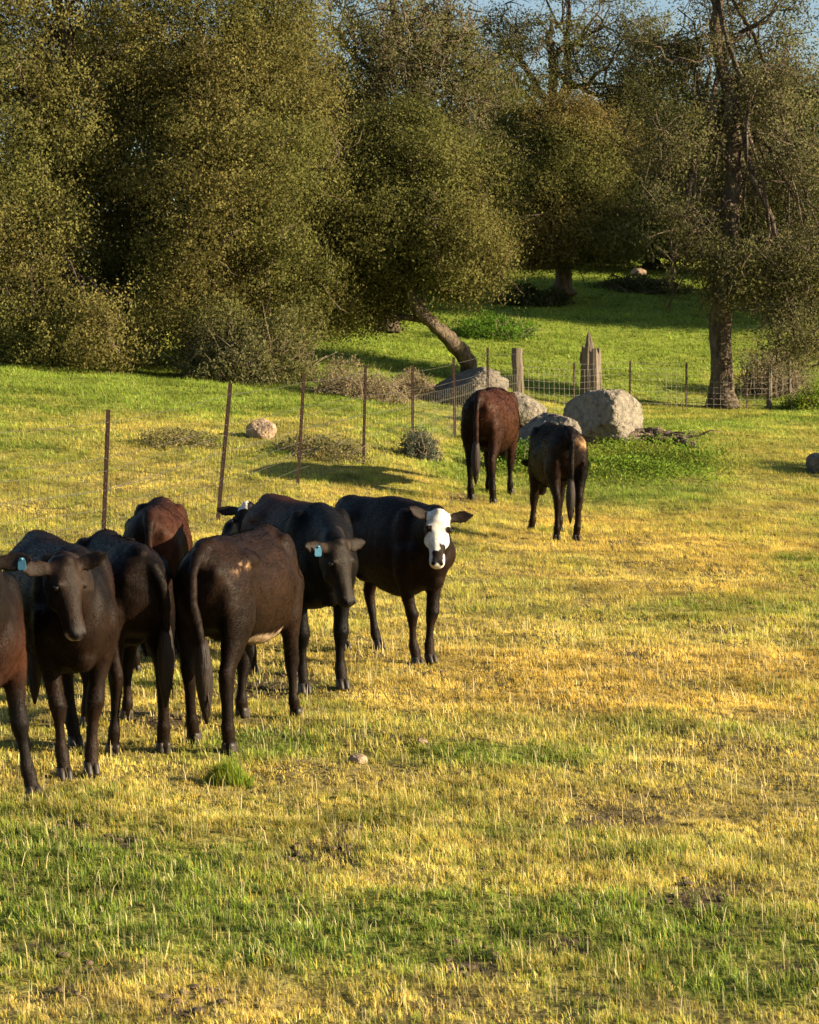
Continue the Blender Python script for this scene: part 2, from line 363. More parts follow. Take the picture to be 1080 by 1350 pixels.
# ------------------------------------------------------------------ cattle
def interp_sec(T, n=2):
    return T
def make_cow(name, label, front=None, hind=None, heading=-90, s=1.0, poll=None, muz=None, hroll=0.0, hscale=1.0, side=None,
             fl=(0, 0), fr=(0, 0), hl=(0, 0), hr=(0, 0), coat='black', tailpath=None, tags=(), width=1.0, ears=(0, 0), belly=0.0):
    """front / hind: ground anchor (px, Y) under the front or hind feet; poll (px,py,Y) top of the head; muz world direction"""
    a = R(heading); dv = np.array([math.cos(a), math.sin(a), 0]); lv = np.array([-math.sin(a), math.cos(a), 0])
    px, Y, lx = (*front, .40) if front else (*hind, -.56)
    f = on(px, Y); org = f-dv*lx*s
    fz, hz = gz(*(org+dv*.4*s)[:2]), gz(*(org-dv*.56*s)[:2]); org[2] = (fz+hz)/2-.005
    root = empty(name, org, a, s)
    def loc(p):
        q = (np.asarray(p)-org); return np.array([q@dv, q@lv, q[2]])/s
    def locd(d): d = np.asarray(d, float); return norm(np.array([d@dv, d@lv, d[2]]))
    P = loc(at(*poll)) if poll is not None else np.array([.98, .0, 1.02])
    if side is not None: P = np.array(side, float)
    D = locd(muz) if muz is not None else norm([.55, 0, -.85])
    b = MB(); wv = width
    # trunk
    S = [(-.715, .985, .055, .06), (-.70, .965, .12, .115), (-.66, .93, .185, .165), (-.58, .905, .235, .205), (-.46, .895, .265, .225), (-.34, .880, .285, .228), (-.2, .855, .300+belly*.5, .235),
         (-.05, .835, .318+belly, .252), (.1, .825, .328+belly, .256), (.24, .825, .328+belly*.6, .245), (.36, .838, .325, .225), (.48, .85, .300, .198), (.58, .845, .25, .165), (.66, .835, .17, .115), (.70, .83, .08, .06)]
    rings = []; th = np.arange(28)/28*2*np.pi
    for x, z, rh, rw in S:
        ca, sa = np.cos(th), np.sin(th); yy = np.sign(ca)*abs(ca)**.86*rw*wv; zz = np.sign(sa)*abs(sa)**.92*rh
        yy = yy*np.where(zz > 0, 1-.30*(zz/rh)**2, 1-.12*(zz/rh)**2)
        rings.append(np.stack([np.full(28, x), yy, z+zz], 1))
    b.ring_loft(rings)
    for q in (1, -1):
        b.ell((-.34, q*.112*wv, 1.02), (.22, .10, .07)); b.ell((-.66, q*.085, .98), (.06, .045, .06))
        b.ell((.36, q*.135*wv, .90), (.13, .085, .24)); b.ell((.52, q*.12, .80), (.10, .075, .12)); b.ell((-.5, q*.13*wv, .83), (.17, .09, .22))
    b.ell((.34, 0, 1.105), (.18, .07, .055)); b.ell((-.55, 0, 1.125), (.14, .07, .04)); b.ell((-.2, 0, .62-belly), (.25, .12, .06)); b.ell((.55, 0, .63), (.10, .075, .09))
    hoofs = []
    def leg(sec, lift, q):
        ztop = sec[0][2]; pts = []
        for x, y, z, rx, ry in sec:
            k = max(0, (ztop-.12-z)/(ztop-.12))
            pts.append((x+lift[0]*k, y*q+lift[1]*k, z, rx, ry))
        rings = []; th = np.arange(16)/16*2*np.pi
        for x, y, z, rx, ry in pts:
            fk = 1.0+.06*min(1.0, max(0.0, (.62-z)/.15)); rings.append(np.stack([x+rx*fk*np.cos(th), y+ry*fk*np.sin(th), np.full(16, z)], 1))
        b.ring_loft(rings); hoofs.append(pts[-1])
    for q, l in ((1, fl), (-1, fr)):
        gzl = (gz(*(org+dv*(.4+l[0])*s+lv*(q*.12+l[1])*s)[:2])-org[2])/s
        leg([(.41, .15, .86, .12, .06), (.40, .155, .74, .115, .065), (.375, .150, .64, .090, .062), (.375, .140, .56, .066, .052), (.385, .130, .47, .051, .043), (.395, .125, .405, .047, .043),
             (.406, .122, .37, .051, .047), (.400, .12, .325, .041, .040), (.390, .12, .27, .028, .028), (.388, .12, .18, .027, .027), (.390, .12, .135, .037, .036), (.397, .12, .105, .036, .035), (.408, .12, .065+gzl*.5, .032, .033), (.415, .12, .03+gzl, .04, .038)], l, q)
    for q, l in ((1, hl), (-1, hr)):
        gzl = (gz(*(org+dv*(-.54+l[0])*s+lv*(q*.12+l[1])*s)[:2])-org[2])/s
        leg([(-.49, .125, .92, .19, .085), (-.475, .135, .80, .205, .095), (-.47, .140, .70, .175, .090), (-.485, .135, .62, .130, .075), (-.515, .13, .55, .092, .056), (-.55, .125, .49, .066, .042),
             (-.580, .12, .445, .063, .038), (-.582, .12, .40, .047, .036), (-.576, .118, .34, .036, .032), (-.566, .118, .24, .029, .027), (-.56, .118, .17, .030, .028), (-.556, .118, .135, .040, .037), (-.548, .118, .10, .037, .035), (-.536, .118, .065+gzl*.5, .033, .034), (-.53, .118, .03+gzl, .042, .039)], l, q)
    # head frame
    lat = np.cross((0, 0, 1.0), D); lat = norm(lat) if np.linalg.norm(lat) > .05 else np.array([0, 1.0, 0])
    u = np.cross(D, lat); lr = R(hroll); lat, u = lat*math.cos(lr)+u*math.sin(lr), u*math.cos(lr)-lat*math.sin(lr)
    L = .43*hscale
    HS = [(-.10, -.035, .05, .045), (-.03, -.01, .08, .070), (.06, .004, .10, .086), (.16, .010, .115, .094), (.27, .010, .120, .098), (.37, .004, .112, .092), (.48, -.006, .096, .078), (.60, -.016, .080, .064), (.72, -.022, .069, .057),
          (.83, -.024, .064, .060), (.92, -.030, .058, .061), (.985, -.042, .044, .050), (1.02, -.055, .022, .028)]
    rings = []; th = np.arange(20)/20*2*np.pi
    for t, top, rh, rw in HS:
        rh, rw, top = rh*hscale, rw*hscale, top*hscale
        c = P+D*t*L+u*(top-rh); ca, sa = np.cos(th), np.sin(th)
        wj = np.where(sa < 0, 1-.35*sa**2, 1.0)
        rings.append(c+np.outer(np.sign(ca)*abs(ca)**.85*rw*wj, lat)+np.outer(np.sign(sa)*abs(sa)**.8*rh, u))
    b.ring_loft(rings)
    b.ell(P+D*.02*L-u*.02, np.array([.05, .05, .045])*hscale)
    eyes = []
    for q in (1, -1):
        e = P+D*.34*L+lat*q*.080*hscale-u*.040*hscale; eyes.append((e+lat*q*.005*hscale, q))
        b.ell(e+u*.018*hscale-D*.01, np.array([.026, .026, .022])*hscale)
        b.ell(P+D*.45*L+lat*q*.045-u*.13*hscale, np.array([.06, .045, .06])*hscale)
        nb = P+D*.95*L+lat*q*.030*hscale-u*.045*hscale; b.ell(nb, np.array([.022, .022, .022])*hscale)
        # ear: a cupped leaf
        et = ears[0 if q == 1 else 1]
        ax = norm(lat*q+u*et*1.0-u*.12-D*.10); e0 = P+D*.07*L+lat*q*.065*hscale-u*.05*hscale
        tt = np.array([0, .15, .35, .55, .75, .9, 1.0]); wid = np.array([.026, .040, .056, .060, .050, .030, .010])*hscale; thk = np.array([.02, .017, .013, .011, .010, .009, .007])*hscale
        pts = [e0+ax*(t*.205*hscale)-u*(.02*math.sin(t*3.1)) for t in tt]
        b.tube(pts, wid, 12, lat=D, rad2=thk)
    # neck
    N0 = np.array([.40, 0, .89]); N1 = np.array([.58, 0, .93]); N3 = P+D*.06*L-u*.085*hscale; N2 = N3-D*.10-u*.10
    dd = norm(N3-N1); N2 = N3-dd*.18-D*.04
    pts, rw, rh = [], [], []
    for i in range(11):
        t = i/10; p = (1-t)**3*N0+3*(1-t)**2*t*N1+3*(1-t)*t*t*N2+t**3*N3; pts.append(p)
        rw.append((.175*(1-t)+.078*t*hscale)*(1-.12*math.sin(math.pi*t))); rh.append(.29*(1-t)**1.2+.105*hscale*(1-(1-t)**1.2))
    b.tube(pts, rw, 20, lat=(0, 1, 0), rad2=rh)
    # tail
    tp = tailpath or [(-.66, 0, 1.10), (-.735, 0, 1.065), (-.775, .0, .97), (-.775, .005, .85), (-.765, .008, .70), (-.76, .01, .55)]
    tr = np.interp(np.linspace(0, 1, len(tp)), [0, .3, 1], [.050, .036, .026]); b.tube(tp, tr, 10, lat=(0, 1, 0))
    me = b.mesh('body')
    me = evaluated(me, [('REMESH', dict(mode='VOXEL', voxel_size=.0115, use_smooth_shade=True)), ('SMOOTH', dict(factor=.55, iterations=12))])
    V = coords(me)
    nrm = np.zeros(len(V)*3, np.float32); me.vertices.foreach_get('normal', nrm); nrm = nrm.reshape(-1, 3)
    # low relief: muscles, ribs, hide folds
    rl = (fbm(V*np.array([5, 5, 4.0]), 11)-.5)*.022+(fbm(V*np.array([22, 22, 9.0]), 12)-.5)*.0035
    dh = np.linalg.norm(V-(P+D*.5*L), axis=1); rl *= sstep(dh, .22, .38)
    rib = np.sin(V[:, 0]*62)*.0007*np.exp(-((V[:, 0]-.05)/.22)**2)*sstep(V[:, 2], .55, .7); rl += rib
    V = V+nrm*rl[:, None]; me.vertices.foreach_set('co', V.astype(np.float32).ravel()); me.update()
    # coat colour
    hq = V-P; ht = hq@D/L; hu = hq@u/hscale; hl_ = hq@lat/hscale
    inhead = (ht > -.02) & (ht < 1.1) & (hu > -.27) & (hu < .06) & (abs(hl_) < .115)
    isear = (abs(hl_) > .088) & (ht > -.3) & (ht < .36) & (hu > -.16) & (hu < .25) & (abs(hl_) < .32)
    n1 = fbm(V*3.0, 14); n2 = fbm(V*9.0, 15)
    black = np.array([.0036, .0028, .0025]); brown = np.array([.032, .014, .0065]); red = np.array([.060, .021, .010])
    bw = sstep(n1, .36, .68)*.36
    if coat == 'brownish': bw = .14+.38*sstep(n1, .3, .7)*sstep(V[:, 2], .2, .8)
    c = black*(1-bw[:, None])+brown*bw[:, None]
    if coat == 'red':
        k = np.clip(.40+.8*(n1-.4)+.25*sstep(V[:, 2], .6, 1.1), 0, 1)*sstep(V[:, 2], .15, .7)*(.12+.88*sstep(-V[:, 1]+(n2-.5)*.1, -.06, .10)); c = black*(1-k[:, None])+red*k[:, None]  # shade painted into the coat: left side near black, sunlit right red
    if coat in ('redback', 'brown_face'):
        k = sstep(V[:, 2], .85, 1.12)*sstep(-V[:, 0], -.35, .1)*(.45+.6*n1); c = black*(1-k[:, None])+red*.75*k[:, None]
    if coat == 'tanflank':
        k = np.exp(-((V[:, 0]-.44)/.25)**2-((V[:, 2]-.74)/.17)**2)*(.4+.9*n1)*1.0; k = np.clip(k, 0, 1); c = black*2.0*(1-k[:, None])+red*.8*k[:, None]
    if coat == 'brownish':      # pale belly and rubbed scar on the hip
        k = sstep(-V[:, 2]+(n2-.5)*.10, -.575, -.545)*(abs(V[:, 0]+.02) < .25)*(n2 > .42)*(V[:, 2] > .44)*(abs(V[:, 1]) < .22); c = c*(1-k[:, None])+np.array([.42, .30, .19])*k[:, None]
        k = np.exp(-((V[:, 0]+.50)/.075)**2-((V[:, 2]-1.0-(fbm(V*14.0, 77)-.5)*.09)/.012)**2)*(V[:, 1] < -.05)*sstep(fbm(V*26.0, 78), .35, .6)*1.5; k = np.clip(k, 0, 1); c = c*(1-k[:, None])+np.array([.30, .18, .10])*k[:, None]
    if coat == 'tanhip':
        k = np.exp(-((V[:, 0]+.62)/.09)**2-((V[:, 2]-1.01+(n2-.5)*.12)/.034)**2-((V[:, 1]+.12)/.06)**2)*1.5; k = np.clip(k, 0, 1); c = c*(1-k[:, None])+np.array([.42, .24, .11])*k[:, None]
    # head
    ear_in = isear & ((nrm@(u.astype(np.float32))) > .35)
    c = np.where(ear_in[:, None], c*.4+np.array([.020, .013, .009])*.8, c)
    muzz = inhead & (ht > .86); c = np.where(muzz[:, None], np.array([.014, .011, .010]), c)
    if coat == 'white_face':
        w = inhead & ~isear & (ht > -.02) & (abs(hl_) < .10+(n2-.5)*.02) & (hu > -.15)
        w &= ~((abs(abs(hl_)-.072) < .026+(n2-.5)*.03) & (abs(ht-.345) < .062+(n2-.5)*.05))
        w &= ~((abs(hl_) < .042+(n2-.5)*.02) & (ht > .74) & (ht < .965) & (hu > -.075))
        w &= ~((hl_*1 > .01) & (hl_ < .06) & (ht > .60) & (ht < .78) & (n2 > .35))
        c = np.where(w[:, None], np.array([.72, .66, .57])*(.8+.3*n2[:, None]), c)
        c = np.where((inhead & (ht > .93) & (hu < -.10))[:, None], np.array([.55, .48, .42]), c)
    if coat == 'white_poll':
        w = (ht > -.2) & (ht < .13) & (abs(hl_+.03) < .042) & (hu > -.06); c = np.where(w[:, None], np.array([.70, .64, .55]), c)
    lip = inhead & (ht > .90) & (hu < -.075) & (coat in ('black_lip',)); 
    if coat == 'black_lip': c = np.where(lip[:, None], np.array([.33, .25, .19]), c); c = np.where((inhead & ~lip)[:, None], c*1.25+.003, c)
    if coat == 'brown_face': c = np.where((inhead & (ht < .88) & (hu > -.16))[:, None], c*1.5+np.array([.012, .008, .005]), c); 
    for e, q in eyes:
        de = np.linalg.norm(V-e, axis=1); 
        if coat != 'white_face': c = np.where((de < .030*hscale)[:, None], np.array([.008, .006, .005]), c)
    for q in (1, -1):
        nb = P+D*.975*L+lat*q*.030*hscale-u*.040*hscale; de = np.linalg.norm(V-nb, axis=1); c = np.where((de < .019*hscale)[:, None], np.array([.004, .003, .003]), c)
    low = sstep(-V[:, 2], -.30, -.10)[:, None]; c = c*(1-.25*low)+np.array([.030, .017, .010])*.25*low     # dusty shanks
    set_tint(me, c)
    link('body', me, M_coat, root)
    # short coat lying backward and down
    nh = 62000 if org[1] < 20 else 16000; rg = np.random.default_rng(int(abs(px)*7)+3); vi = rg.integers(0, len(V), nh); hp = V[vi]; hn = nrm[vi].astype(float)
    hh_ = (hp-P)@D/L; onh = (abs(hh_-.4) < .7) & (np.linalg.norm(hp-(P+D*.4*L), axis=1) < .34*hscale)
    flow = np.where(onh[:, None], -D*.3+np.array([0, 0, -.1]), np.array([-.8, 0, -.55]))+rg.normal(0, .22, (nh, 3))+(np.stack([fbm(hp*6, 201), fbm(hp*6, 202), fbm(hp*6, 203)], 1)-.5)*1.1
    flow -= hn*np.sum(flow*hn, 1)[:, None]; flow = norm(norm(flow)+hn*rg.uniform(.16, .5, nh)[:, None]); keep = ~((hh_ > .8) & onh); ln = rg.uniform(.012, .024, nh)*np.where(onh, .5, 1.0)*np.where(hp[:, 2] < .35, .7, 1.0)*(1 if org[1] < 20 else 1.5)
    hp, hn, flow, ln, vi = hp[keep]-hn[keep]*.001, hn[keep], flow[keep], ln[keep][:, None], vi[keep]; sd = norm(np.cross(flow, hn))*(.0011 if org[1] < 20 else .003)
    hv = np.stack([hp-sd, hp+sd, hp+flow*ln], 1).reshape(-1, 3); hc = c[vi]*(rg.uniform(.5, 1.5, len(vi)))[:, None]
    link('hair', npmesh('hair', hv, np.arange(len(hv)).reshape(-1, 3), False, fcol=hc), M_fur, root)
    # hooves: two claws joined
    for (x, y, z, rx, ry) in hoofs:
        h = MB(); 
        for k in (1, -1):
            rings = []; th = np.arange(12)/12*2*np.pi
            for dz, k1, dx in ((.034, .82, -.004), (.015, .95, .004), (-.012, 1.05, .012), (-.034, 1.12, .016)):
                rings.append(np.stack([x+dx+rx*1.12*k1*np.cos(th), y+k*.018+ry*.60*k1*np.sin(th), np.full(12, z+dz)], 1))
            h.ring_loft(rings)
        link('hoof', h.mesh('hoof'), M_hoof, root)
    for e, q in eyes:
        h = MB(); h.ell(e+lat*q*.006+u*.002, (.017*hscale,)*3, 14, 10); link('eye', h.mesh('eye'), M_eye, root)
    # tail switch of hair strands
    r = np.random.default_rng(5); h = MB(); e = np.array(tp[-1], float); dn = norm(e-np.array(tp[-2])); dn = norm(dn*.4+np.array([0, 0, -1]))
    st = e-dn*.10; pp = [st, st+dn*.06, st+dn*.16, st+dn*.27, st+dn*.38, st+dn*.46]; h.tube(pp, [.027, .038, .050, .046, .028, .007], 12, lat=(0, 1, 0))
    for k in range(46):
        aa = r.uniform(0, 6.28); rr_ = r.uniform(.4, 1)*.034; d0 = np.array([math.cos(aa)*rr_, math.sin(aa)*rr_, 0]); t0 = r.uniform(.04, .25); ln = r.uniform(.15, .26)
        q0 = st+dn*t0+d0*.9; h.tube([q0, q0+dn*ln*.5+d0*.35, q0+dn*ln+d0*r.uniform(-.5, .5)], [.006, .005, .001], 4)
    link('tail_switch', h.mesh('tail_switch'), M_hair, root)
    for q, kind, tdn, far in tags:      # an ear tag hanging on an ear
        e0 = P+D*.07*L+lat*q*.065*hscale-u*.05*hscale; ax = norm(lat*q+u*ears[0 if q == 1 else 1]-u*.12-D*.10)
        c0 = e0+ax*far*hscale+u*.022; h = MB(); dnl = locd((0, 0, -1)); fr_ = norm(u*.6+locd((.0, -1, .0))*.8); sd = norm(np.cross(dnl, fr_))
        outl = [(-.016, .0), (.016, .0), (.030, .035), (.032, .085), (.022, .097), (-.022, .097), (-.032, .085), (-.030, .035)]
        ring0 = [c0+sd*a_*tdn+dnl*b_*tdn for a_, b_ in outl]; h.ring_loft([ring0, [p_+fr_*.005 for p_ in ring0]])
        h.ell(c0+dnl*.012*tdn+fr_*.006, (.008,)*3, 8, 6)
        link('ear_tag', h.mesh('ear_tag', False), M_tagb if kind == 'blue' else M_tagw, root)
    tag(root, label, 'cow', 'black and brown cattle standing in the pasture')
    return root
make_cow('cow', 'tan shouldered black cow cut off at the photo edge, nearest the camera', front=(-22, 10.6), heading=-68, s=.92, poll=(-30, 728, 10.2), muz=(-.1, -.45, -.88),
         fl=(.02, .13), coat='tanflank', ears=(.15, .15), tags=((1, 'blue', .62, .16),))
make_cow('cow', 'black cow with grey brown face lowered toward the camera, beside the cut off cow', front=(101, 11.2), heading=-70, s=.97, poll=(90, 737, 10.75), muz=(.24, -.26, -.94), hscale=.89,
         fl=(.0, -.05), fr=(.03, .05), hl=(.1, .05), hr=(.10, -.0), coat='black_lip', width=.93, ears=(1.5, .0))
make_cow('cow', 'black cow seen from behind with bent hind leg, between lowered face and long tail', hind=(184, 11.8), heading=108, s=.93, side=(.86, -.14, .72), muz=(-.1, .6, -.7),
         hl=(-.02, .03), hr=(-.02, -.02), coat='black', tailpath=[(-.64, -.02, 1.08), (-.70, -.06, 1.04), (-.72, -.10, .95), (-.71, -.12, .85), (-.69, -.13, .72), (-.67, -.13, .62)])
make_cow('cow', 'dark brown cow walking away with long hanging tail, pale belly and hip scar', hind=(276, 11.9), heading=74, s=.945, width=.90, side=(.90, .22, .74), muz=(-.35, .6, -.7),
         hl=(.12, .03), hr=(-.06, -.01), fl=(-.08, .02), fr=(.05, -.04), coat='brownish', belly=.0,
         tailpath=[(-.60, 0, 1.10), (-.71, 0, 1.08), (-.80, .0, .99), (-.83, -.01, .85), (-.82, -.04, .70), (-.80, -.06, .54)])
make_cow('cow', 'black calf with white poll showing only its raised head above other cows', front=(322, 16.3), heading=-88, s=.76, poll=(326, 664, 15.9), muz=(-.10, -.62, -.76), hscale=1.15,
         coat='white_poll', ears=(.05, .05), tags=((1, 'white', .7, .10),))
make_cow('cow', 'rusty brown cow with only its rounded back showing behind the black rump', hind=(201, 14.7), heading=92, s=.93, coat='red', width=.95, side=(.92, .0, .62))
make_cow('cow', 'black cow with blue ear tag and brown face turned beside the white faced one', front=(424, 13.9), heading=-68, s=.98, poll=(449, 712, 13.3), muz=(.23, -.26, -.93), hscale=.90,
         fl=(.03, -.0), fr=(-.0, .0), hl=(.12, .0), hr=(-.1, .0), coat='brown_face', ears=(.12, .10), tags=((-1, 'blue', .66, .11),))
make_cow('cow', 'black calf with a white face and black nose looking at the camera', front=(556, 15.1), heading=-57, s=.91, poll=(579, 673, 14.5), muz=(-.02, -.50, -.86), hroll=-8, hscale=.93, width=.86, belly=.035,
         fl=(.03, -.08), fr=(.0, .07), hl=(.16, .0), hr=(.05, .0), coat='white_face', ears=(.30, .75))
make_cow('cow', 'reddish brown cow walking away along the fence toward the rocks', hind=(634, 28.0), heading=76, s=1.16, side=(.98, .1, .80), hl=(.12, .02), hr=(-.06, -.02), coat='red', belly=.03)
make_cow('cow', 'small black calf walking away with a tan patch on its hip', hind=(748, 24.2), heading=98, s=1.03, side=(.92, -.05, .78), hl=(-.02, -.01), hr=(-.02, .02), fl=(.1, .05), coat='tanhip')
# ------------------------------------------------------------------ rocks
def rock(name, label, px, py0, py1, Y, wpx, depth, material, seed, cat='rock', sink=.12, facet=0.0, box=.5, rot=0.0, shape=None, group=None):
    """a rock whose base is seen at py1 and top at py0"""
    r = np.random.default_rng(seed); k = Y/F; w, h = wpx*k, (py1-py0)*k
    c = on(px, Y); n1, n2 = 150, 96
    th = np.linspace(0, 2*np.pi, n1, endpoint=False); ph = np.linspace(-np.pi/2+.02, np.pi/2-.02, n2)
    T, Pp = np.meshgrid(th, ph); V = np.stack([np.cos(T)*np.cos(Pp), np.sin(T)*np.cos(Pp), np.sin(Pp)], -1).reshape(-1, 3)
    V = np.sign(V)*np.abs(V)**(1-.45*box)
    pl = norm(r.normal(size=(11, 3))); dd = r.uniform(.78, .98, 11)
    if shape is not None: pl[:len(shape)] = norm(np.array([q[:3] for q in shape])); dd[:len(shape)] = [q[3] for q in shape]
    for q, d_ in zip(pl, dd):       # shave with planes
        ex = V@q-d_; V = V-np.outer(np.maximum(ex, 0)*.88, q)
    V = V*(1+(fbm(V*2.2+seed, seed)-.5)[:, None]*.16+(fbm(V*7+seed, seed+3)-.5)[:, None]*.05)
    V = V*(1-.045*np.exp(-(np.abs(fbm(V*1.9+seed*2, seed+5)-.5)/.018)**2)-.03*np.exp(-(np.abs(fbm(V*4.1+seed, seed+6)-.5)/.02)**2)+(fbm(V*16+seed, seed+8)-.5)*.03)[:, None]; V = V*np.array([w/2, depth/2, h*(.5+sink)]); V[:, 2] += h*(.5-sink*.5)-h*sink*.3
    ca, sa = math.cos(rot), math.sin(rot); V[:, :2] = V[:, :2]@np.array([[ca, sa], [-sa, ca]])
    i, j = np.meshgrid(np.arange(n2-1), np.arange(n1), indexing='ij'); a = (i*n1+j).ravel(); b_ = (i*n1+(j+1) % n1).ravel()
    me = npmesh(name, V, np.stack([a, b_, b_+n1, a+n1], 1), True)
    o = link(name, me, material); o.location = c; tag(o, label, cat, group); return o
RG = 'grey rocks lying at the pasture edge'
rock('boulder', 'large rounded granite boulder with sunlit right side, beside the green weeds', 797, 521, 596, 36, 106, 1.25, M_rock, 4, 'boulder', shape=[(-.72, -.66, .20, .62), (.78, -.58, .1, .74), (-.5, .0, .85, .80), (.0, 0, 1, .74), (.6, 0, .8, .86)], group=RG, box=.05)
rock('rock', 'low slab of grey rock between the two cows walking away', 722, 546, 600, 34.6, 88, 1.1, M_rock2, 8, group=RG, shape=[(-.5, -.5, .7, .55)])
rock('rock', 'grey rock at the foot of the square wooden fence post', 683, 520, 566, 39.5, 76, 1.0, M_rock, 11, group=RG)
rock('rock', 'long sloping slab of rock behind the reddish brown cow', 612, 499, 546, 42.5, 120, 1.5, M_rock2, 15, group=RG, shape=[(-.75, -.2, .62, .35)])
rock('rock', 'small tan rock alone in the field left of the fence', 345, 569, 594, 32.5, 40, .5, M_rockw, 17, group=RG)
rock('rock', 'dark grey rock at the right edge of the pasture', 1084, 606, 630, 33.2, 42, .6, M_rock2, 19, group=RG)
rock('stone', 'pale flat stone lying in the grass before the cows', 472, 1001, 1012, 11.5, 26, .10, M_rockw, 23, 'stone', sink=.2)
rock('stone', 'tan stone lying in the green patch near the long grass', 556, 984, 990, 11.9, 16, .08, M_rockw, 24, 'stone', sink=.2)
rock('stone', 'white stone on the green slope above the fence', 678, 427, 436, 60, 14, .3, M_rockw, 25, 'stone')
rock('stone', 'pale stone among the shadows under the oaks', 842, 361, 371, 76, 22, .5, M_rockw, 26, 'stone')
rock('stone', 'tan stone lying beside the brush heap', 568, 508, 520, 43.5, 18, .3, M_rockw, 27, 'stone')
# ------------------------------------------------------------------ trees
def tube_soup(paths, n=6):
    """paths: list of (pts, radii) -> arrays of quads"""
    b = MB()
    for p, rr_ in paths: b.tube(p, rr_, n, lat=(.3, .5, .1))
    return b
def bez(a, b_, bend, r, n=6, j=.0):
    a, b_ = np.array(a, float), np.array(b_, float); m = (a+b_)/2+np.array(bend); t = np.linspace(0, 1, n)[:, None]
    p = (1-t)**2*a+2*(1-t)*t*m+t*t*b_; p[1:-1] += r.normal(0, j, (n-2, 3)); return p
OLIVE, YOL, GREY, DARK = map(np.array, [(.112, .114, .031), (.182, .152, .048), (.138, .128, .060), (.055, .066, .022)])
def tree(name, label, cat, base, trunk, lobes, seed, ncl=1500, per=60, leaf=.075, sig=.22, tint=OLIVE, tint2=YOL, mixs=.35, twigs=150, hole=.36, group=None, trunk_r=.25, shell=.35, thick=1.0):
    """base: ground point; trunk: list of world points; lobes: (centre, radii)"""
    r = np.random.default_rng(seed); base = np.array(base, float); root = empty(name, base)
    lob = [(np.array(c, float), np.array(q, float)) for c, q in lobes]
    wts = np.array([q[0]*q[2]+q[0]*q[1] for c, q in lob]); wts /= wts.sum()
    idx = r.choice(len(lob), ncl, p=wts); C = np.array([c for c, q in lob])[idx]; Q = np.array([q for c, q in lob])[idx]
    d = norm(r.normal(size=(ncl, 3))); rad = 1-np.abs(r.normal(0, shell, ncl)); rad = np.clip(rad, 0, 1.1)
    rad *= .68+.66*fbm(d*2.6+seed, seed); K = C+d*Q*rad[:, None]
    gap = .6*fbm(K*.62, seed+7, 2)+.4*vnoise(K*1.5, seed+17); K = K[gap > (hole+.055)*r.uniform(.90, 1.10, len(K))]
    K = K[K[:, 2] > ground(K[:, 0], K[:, 1], False)+.15]
    nK = len(K); per = int(per*1.55); leaf = leaf*.78
    n = nK*per; rep = np.repeat(np.arange(nK), per)
    cs = r.uniform(.6, 1.3, nK)[rep]; el = norm(r.normal(size=(nK, 3))*.8+norm(K-K.mean(0))*.5+[0, 0, -.35])[rep]; droop = r.normal(0, 1, (n, 3))*sig*.72*cs[:, None]; droop += el*(r.normal(0, 1, n)*sig*1.25*cs)[:, None]; droop[:, 2] = droop[:, 2]*.75-.15*np.hypot(droop[:, 0], droop[:, 1])
    L = K[rep]+droop
    fn = norm(norm(droop)*.75+norm(K-K.mean(0))[rep]*.35+norm(r.normal(size=(n, 3)))*.68); ax = norm(np.cross(fn, r.normal(size=(n, 3)))); nr = np.cross(fn, ax); ll = leaf*r.uniform(.6, 1.35, n)[:, None]; lw = ll*.27
    V = np.stack([L-ax*ll/2, L+nr*lw+ax*ll*.05, L+ax*ll/2, L-nr*lw+ax*ll*.05], 1).reshape(-1, 3)-base
    Fc = np.arange(n*4).reshape(-1, 4)
    m = sstep(fbm(K*.55+9, seed+3), .5-mixs*.5, .95-mixs*.5)[rep]*.8+r.uniform(-.15, .25, n); m = np.clip(m, 0, 1)[:, None]
    c = tint*(1-m)+tint2*m; c = c*(r.uniform(.8, 1.22, n)*r.uniform(.62, 1.35, nK)[rep])[:, None]
    me = npmesh('crown', V, Fc, False, fcol=c); link('crown', me, M_leaf, root)
    # trunk and limbs
    paths = []; tr = np.array(trunk, float)
    t0 = np.linspace(0, 1, len(tr)); tt = np.linspace(0, 1, len(tr)*4); tp = np.stack([np.interp(tt, t0, tr[:, k]) for k in range(3)], 1)
    for _ in range(2): tp[1:-1] = (tp[:-2]+2*tp[1:-1]+tp[2:])/4
    tp[1:-1] += r.normal(0, trunk_r*.10, (len(tp)-2, 3))
    rr_ = trunk_r*(1-.62*tt); rr_[0] *= 1.5; rr_[1] *= 1.15
    b = MB(); b.tube(tp-base, rr_, 14, lat=(1, .1, 0))
    for c_, q_ in lob:
        k = r.integers(len(tp)//3, len(tp)); a0 = tp[k]; r0 = rr_[k]*.55*thick; p = bez(a0, c_, r.normal(0, .35, 3)+[0, 0, .3], r, 8, .08); b.tube(p-base, np.linspace(r0, r0*.35, 8), 8, lat=(1, .2, .1))
        for _ in range(7):
            dq = norm(r.normal(size=3)); e = c_+dq*q_*.85; i0 = r.integers(3, 8); p2 = bez(p[i0], e, r.normal(0, .3, 3), r, 6, .07); b.tube(p2-base, np.linspace(r0*.38, .012, 6), 5, lat=(1, .2, .1))
    for _ in range(twigs):
        k0 = K[r.integers(nK)]; dq = norm(r.normal(size=3)+[0, 0, -.2]); p2 = bez(k0, k0+dq*r.uniform(.4, 1.1), r.normal(0, .15, 3), r, 5, .03); b.tube(p2-base, np.linspace(.017, .007, 5)*(1+.35*(base[1] > 52)), 3, lat=(1, .2, .1))
